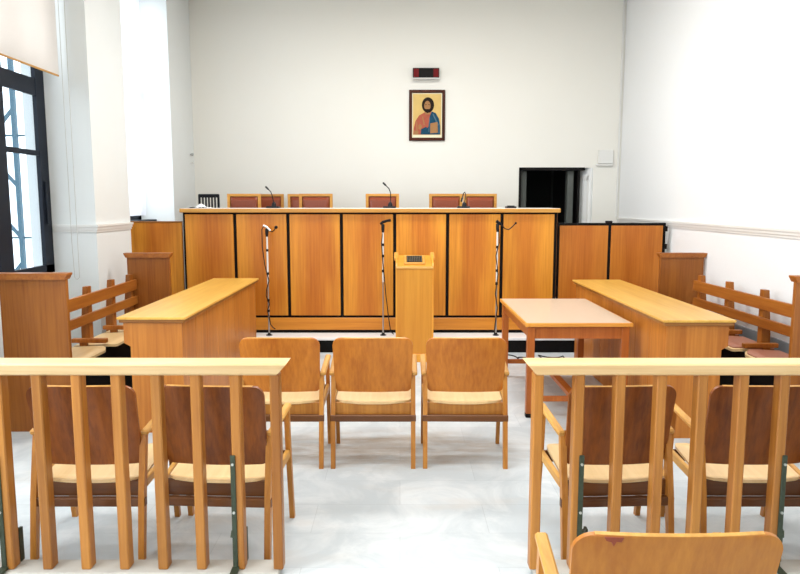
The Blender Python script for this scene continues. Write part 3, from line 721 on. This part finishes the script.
c = court_chair('chair_back', .014, .432, -.045, 'dark_wood'); c.location = (-.865, 3.025, 0); c.rotation_euler.z = math.radians(-3); tag(c, 'dark wooden armchair behind the left railing at its right end, beside the aisle', None, G2)
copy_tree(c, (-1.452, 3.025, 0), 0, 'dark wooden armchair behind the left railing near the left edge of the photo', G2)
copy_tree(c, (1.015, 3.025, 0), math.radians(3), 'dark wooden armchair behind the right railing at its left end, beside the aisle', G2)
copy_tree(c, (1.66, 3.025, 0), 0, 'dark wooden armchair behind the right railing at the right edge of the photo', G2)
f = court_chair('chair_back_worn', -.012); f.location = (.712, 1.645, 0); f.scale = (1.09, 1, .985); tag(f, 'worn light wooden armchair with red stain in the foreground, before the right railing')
bk = [q for q in f.children if q.name.startswith('backrest')][0]
# red-brown stain on its top edge
st = MB(); st.prism([(-.180, .825), (-.135, .825), (-.140, .811), (-.151, .813), (-.156, .797), (-.162, .810), (-.174, .814)], 1, -.0015, .002)
for v in st.bm.verts: v.co.y += .018 * (v.co.x / .25) ** 2 + .085 * (.826 - v.co.z) / .364 - .001
s_ = st.build('stain', 'stain', bk)

# ------------------------------------------------------------------ railings
def railing(label, xs, x_end, x_far, sgn, straps):
    RY = 2.925
    t = thing('railing', label, 'railing', (x_end, RY, 0), 0, 'wooden railings across the hall')
    L0, L1 = min(x_end, x_far) - x_end, max(x_end, x_far) - x_end
    cb = .03
    # handrail: chamfered profile, mitred free end
    prof = [(-.042, .924), (-.032, .916), (.050, .916), (.058, .934), (.054, .973), (-.056, .973), (-.061, .966)]
    b = MB()
    A = [b.bm.verts.new((0 if True else 0, p[0], p[1])) for p in prof]
    B = [b.bm.verts.new(((x_far - x_end), p[0], p[1])) for p in prof]
    for i, p in enumerate(prof):       # free end: undercut so the top runs out furthest
        A[i].co.x = sgn * (.004 + .05 * (p[1] - .916) / .057)
    n = len(prof); b.bm.faces.new(A); b.bm.faces.new(B[::-1])
    for i in range(n): b.bm.faces.new((A[i], B[i], B[(i + 1) % n], A[(i + 1) % n]))
    b.build('top_rail', 'rail_x', t)
    MB().box(L0, L1, -.06, .065, 0, cb, .006).build('stone_curb', 'curb', t)
    for x in xs:
        x -= x_end
        MB().box(x - .0215, x + .0215, -.030, .030, cb - .002, .920, .005).build('baluster', 'baluster', t)
    for x, side in straps:
        x -= x_end; m = MB()
        xx = x + side * .017
        m.box(xx - .011, xx + .011, -.037, -.030, cb, .56, .002)
        m.bar((xx, -.03, cb + .01), (xx, -.12, cb + .005), .03, .012); xx += side * .012; m.bar((xx, -.036, .20), (xx + .04, .055, .17), .012, .03); m.bar((xx + .04, .055, .185), (xx + .04, .055, cb), .012, .03, (0, 1, 0))
        s_ = m.build('iron_strap', 'green_iron', t)
        for z in (.52, .30): MB().tube([(xx - side * .012, -.036, z), (xx - side * .012, -.042, z)], .006, 8).build('bolt', 'bolt', s_)
    return t
lb = [-0.541 - .1712 * k for k in range(11)]
railing('left wooden railing with pale top rail, ending at the aisle', lb, -.535, -2.30, 1, [(lb[1], -1), (lb[7], -1)])
rb = [0.598 + .1768 * k for k in range(11)]
railing('right wooden railing with pale top rail, behind the foreground chair', rb, .592, 2.42, -1, [(rb[1], 1), (rb[6], 1)])

# ------------------------------------------------------------------ wall benches
def wall_bench(label, xw, inner, ynear, yfar, side, rail_x, posts, arms, seat_mat, pn, pf, rail_gap=0.0):
    """side=+1: bench along the left wall facing +x; -1: along the right wall"""
    t = thing('wall_bench', label, 'bench', (xw, ynear, 0))
    X = lambda x: x - xw
    for y, (xa, xb, H) in ((ynear, pn), (yfar, pf)):
        e = MB(); e.box(X(xa), X(xb), y - ynear, y - ynear + .035, 0, H - .03, .002); ep = e.build('end_panel', 'bench', t)
        c_ = MB(); c_.prism([(X(xa) - .002, H - .045), (X(xa) - .022, H - .01), (X(xa) - .022, H), (X(xb) + .022, H), (X(xb) + .022, H - .01), (X(xb) + .002, H - .045)], 1, y - ynear - .025, y - ynear + .06); c_.build('cap', 'bench_y', ep)
    ya, yb = .035, yfar - ynear - rail_gap
    r0, r1 = rail_x
    def rail(z0, z1):
        b = MB(); b.bar((X(r0), ya, (z0 + z1) / 2), (X(r1), yb, (z0 + z1) / 2), .026, z1 - z0, bev=.003); b.build('back_rail', 'bench_y', t)
    rail(.80, .90); rail(.655, .735)
    for y in posts:
        f_ = (y - ynear - ya) / (yb - ya); xr = r0 + (r1 - r0) * f_
        b = MB(); o_ = -side * .038
        p = [(X(xr) - side * .013, .0), (X(xr) - side * .013, .955), (X(xr) - side * .055, .955), (X(xr) - side * .085, .60), (X(xr) - side * .085, 0)]
        b.prism(p, 1, y - ynear - .033, y - ynear + .033); b.build('post', 'bench', t)
    ys = [ynear + .035] + arms + [yfar - .01]
    xs_front = inner
    for a_, c_ in zip(ys, ys[1:]):
        w_ = c_ - a_ - .03; ym = (a_ + c_) / 2 - ynear; x_in = min(X(r0), X(r1)) if side < 0 else max(X(r0), X(r1))
        dep = abs(X(xs_front) - x_in) + .06
        def seat(u, v):
            s = u * 2 - 1; dd = v * dep; ww = w_ / 2; r = min(.11, dep * .5)
            if dep - dd < r: ww -= r - math.sqrt(max(0, r * r - (r - (dep - dd)) ** 2))
            return Vector((x_in - side * .06 + side * dd, ym + s * ww, .48 + .015 * v - .02 * max(0, (v - .8) / .2) ** 2))
        q = MB().sheet(10, 14, lambda u, v: seat(u, .5 - .5 * math.cos(PI * v)), (0, 0, .02)).build('seat', 'seat', t, smooth=True)
        if seat_mat != 'seat':
            def pad(u, v):
                p = seat(.04 + u * .92, .5 - .5 * math.cos(PI * v)); p.x -= side * .012 * v; p.z += .02; return p
            MB().sheet(10, 14, pad, (0, 0, .014)).build('seat_pad', seat_mat, q, smooth=True)
    for y in arms:
        x0 = X(xs_front); x_in = min(X(r0), X(r1)) if side < 0 else max(X(r0), X(r1))
        MB().box(min(x0 - side * .03, x_in - side * .06), max(x0 - side * .03, x_in - side * .06), y - ynear - .022, y - ynear + .022, .530, .565, .004).build('arm', 'bench', t)
        MB().box(min(x0 - side * .19, x_in), max(x0 - side * .19, x_in), y - ynear - .012, y - ynear + .012, 0, .530).build('support', 'bench', t)
    MB().box(min(X(xs_front) - side * .07, X(xs_front) - side * .09), max(X(xs_front) - side * .07, X(xs_front) - side * .09), ya, yfar - ynear, 0, .472).build('under_seat_shade', 'black', t)  # black board added as the dark shadow below the seats
    return t
wall_bench('wooden bench with tan seats along the left wall under the dark window', -2.86, -2.335, 4.85, 6.80, 1, (-2.585, -2.62), (5.22, 5.76, 6.27, 6.72), [5.48, 6.07, 6.66], 'seat',
           (-2.84, -2.365, 1.158), (-2.70, -2.28, 1.160))
wall_bench('wooden bench with reddish-brown seats along the right wall', 3.07, 2.645, 4.80, 6.95, -1, (2.93, 2.885), (5.0, 5.53, 6.10, 6.64), [5.29, 5.86, 6.43], 'vinyl',
           (2.775, 3.065, 1.143), (2.630, 3.07, 1.150), 0.24)

# ------------------------------------------------------------------ light
def area(name, loc, rot, sx, sy, power, col=(1, 1, 1), spread=PI):
    l = bpy.data.lights.new(name, 'AREA'); l.shape = 'RECTANGLE'; l.size = sx; l.size_y = sy; l.energy = power; l.color = col; l.spread = spread
    o = bpy.data.objects.new(name, l); COL.objects.link(o); o.location = loc; o.rotation_euler = rot; return o
for i, (x, y, pw) in enumerate(((0.1, 0.6, 40), (0.1, 3.6, 85), (0.1, 6.9, 140))):
    area('ceiling_lamp_light', (x, y, ZC - 0.12), (0, 0, 0), 2.2, .5, pw, (1.0, 0.985, 0.96))
# daylight through the tall windows behind the camera on the left
area('window_daylight', (-3.2, 0.7, 2.6), (0, math.radians(-90), 0), 3.0, 5.2, 260, (0.93, 0.97, 1.0))
area('window_daylight', (-3.47, (R2a + R2b) / 2, 2.9), (0, math.radians(-90), 0), 2.7, 1.2, 32, (0.95, 0.98, 1.0))
area('window_daylight', (-3.24, 5.45, 3.55), (0, math.radians(-90), 0), 1.3, 1.7, 22, (0.95, 0.98, 1.0))
w = bpy.data.worlds.new('sky'); S.world = w; w.use_nodes = True
nt = w.node_tree; bg = nt.nodes['Background']
bg.inputs['Color'].default_value = (0.93, 0.97, 1.0, 1); bg.inputs['Strength'].default_value = 3.0

# ------------------------------------------------------------------ camera
cam = bpy.data.cameras.new('camera'); co = bpy.data.objects.new('camera', cam); COL.objects.link(co)
cam.sensor_width = 36; cam.lens = 690 / 800 * 36; cam.sensor_fit = 'HORIZONTAL'
co.location = (0, 0, 1.65); co.rotation_euler = (PI / 2 - math.atan(84 / 690), 0, 0)
cam.clip_start = 0.05
S.camera = co
S.view_settings.view_transform = 'Standard'; S.view_settings.look = 'None'
S.view_settings.exposure = -0.06; S.view_settings.gamma = 1.0; S.view_settings.use_curve_mapping = False
S.cycles.use_denoising = True
S.cycles.max_bounces = 8
S.cycles.sample_clamp_indirect = 6
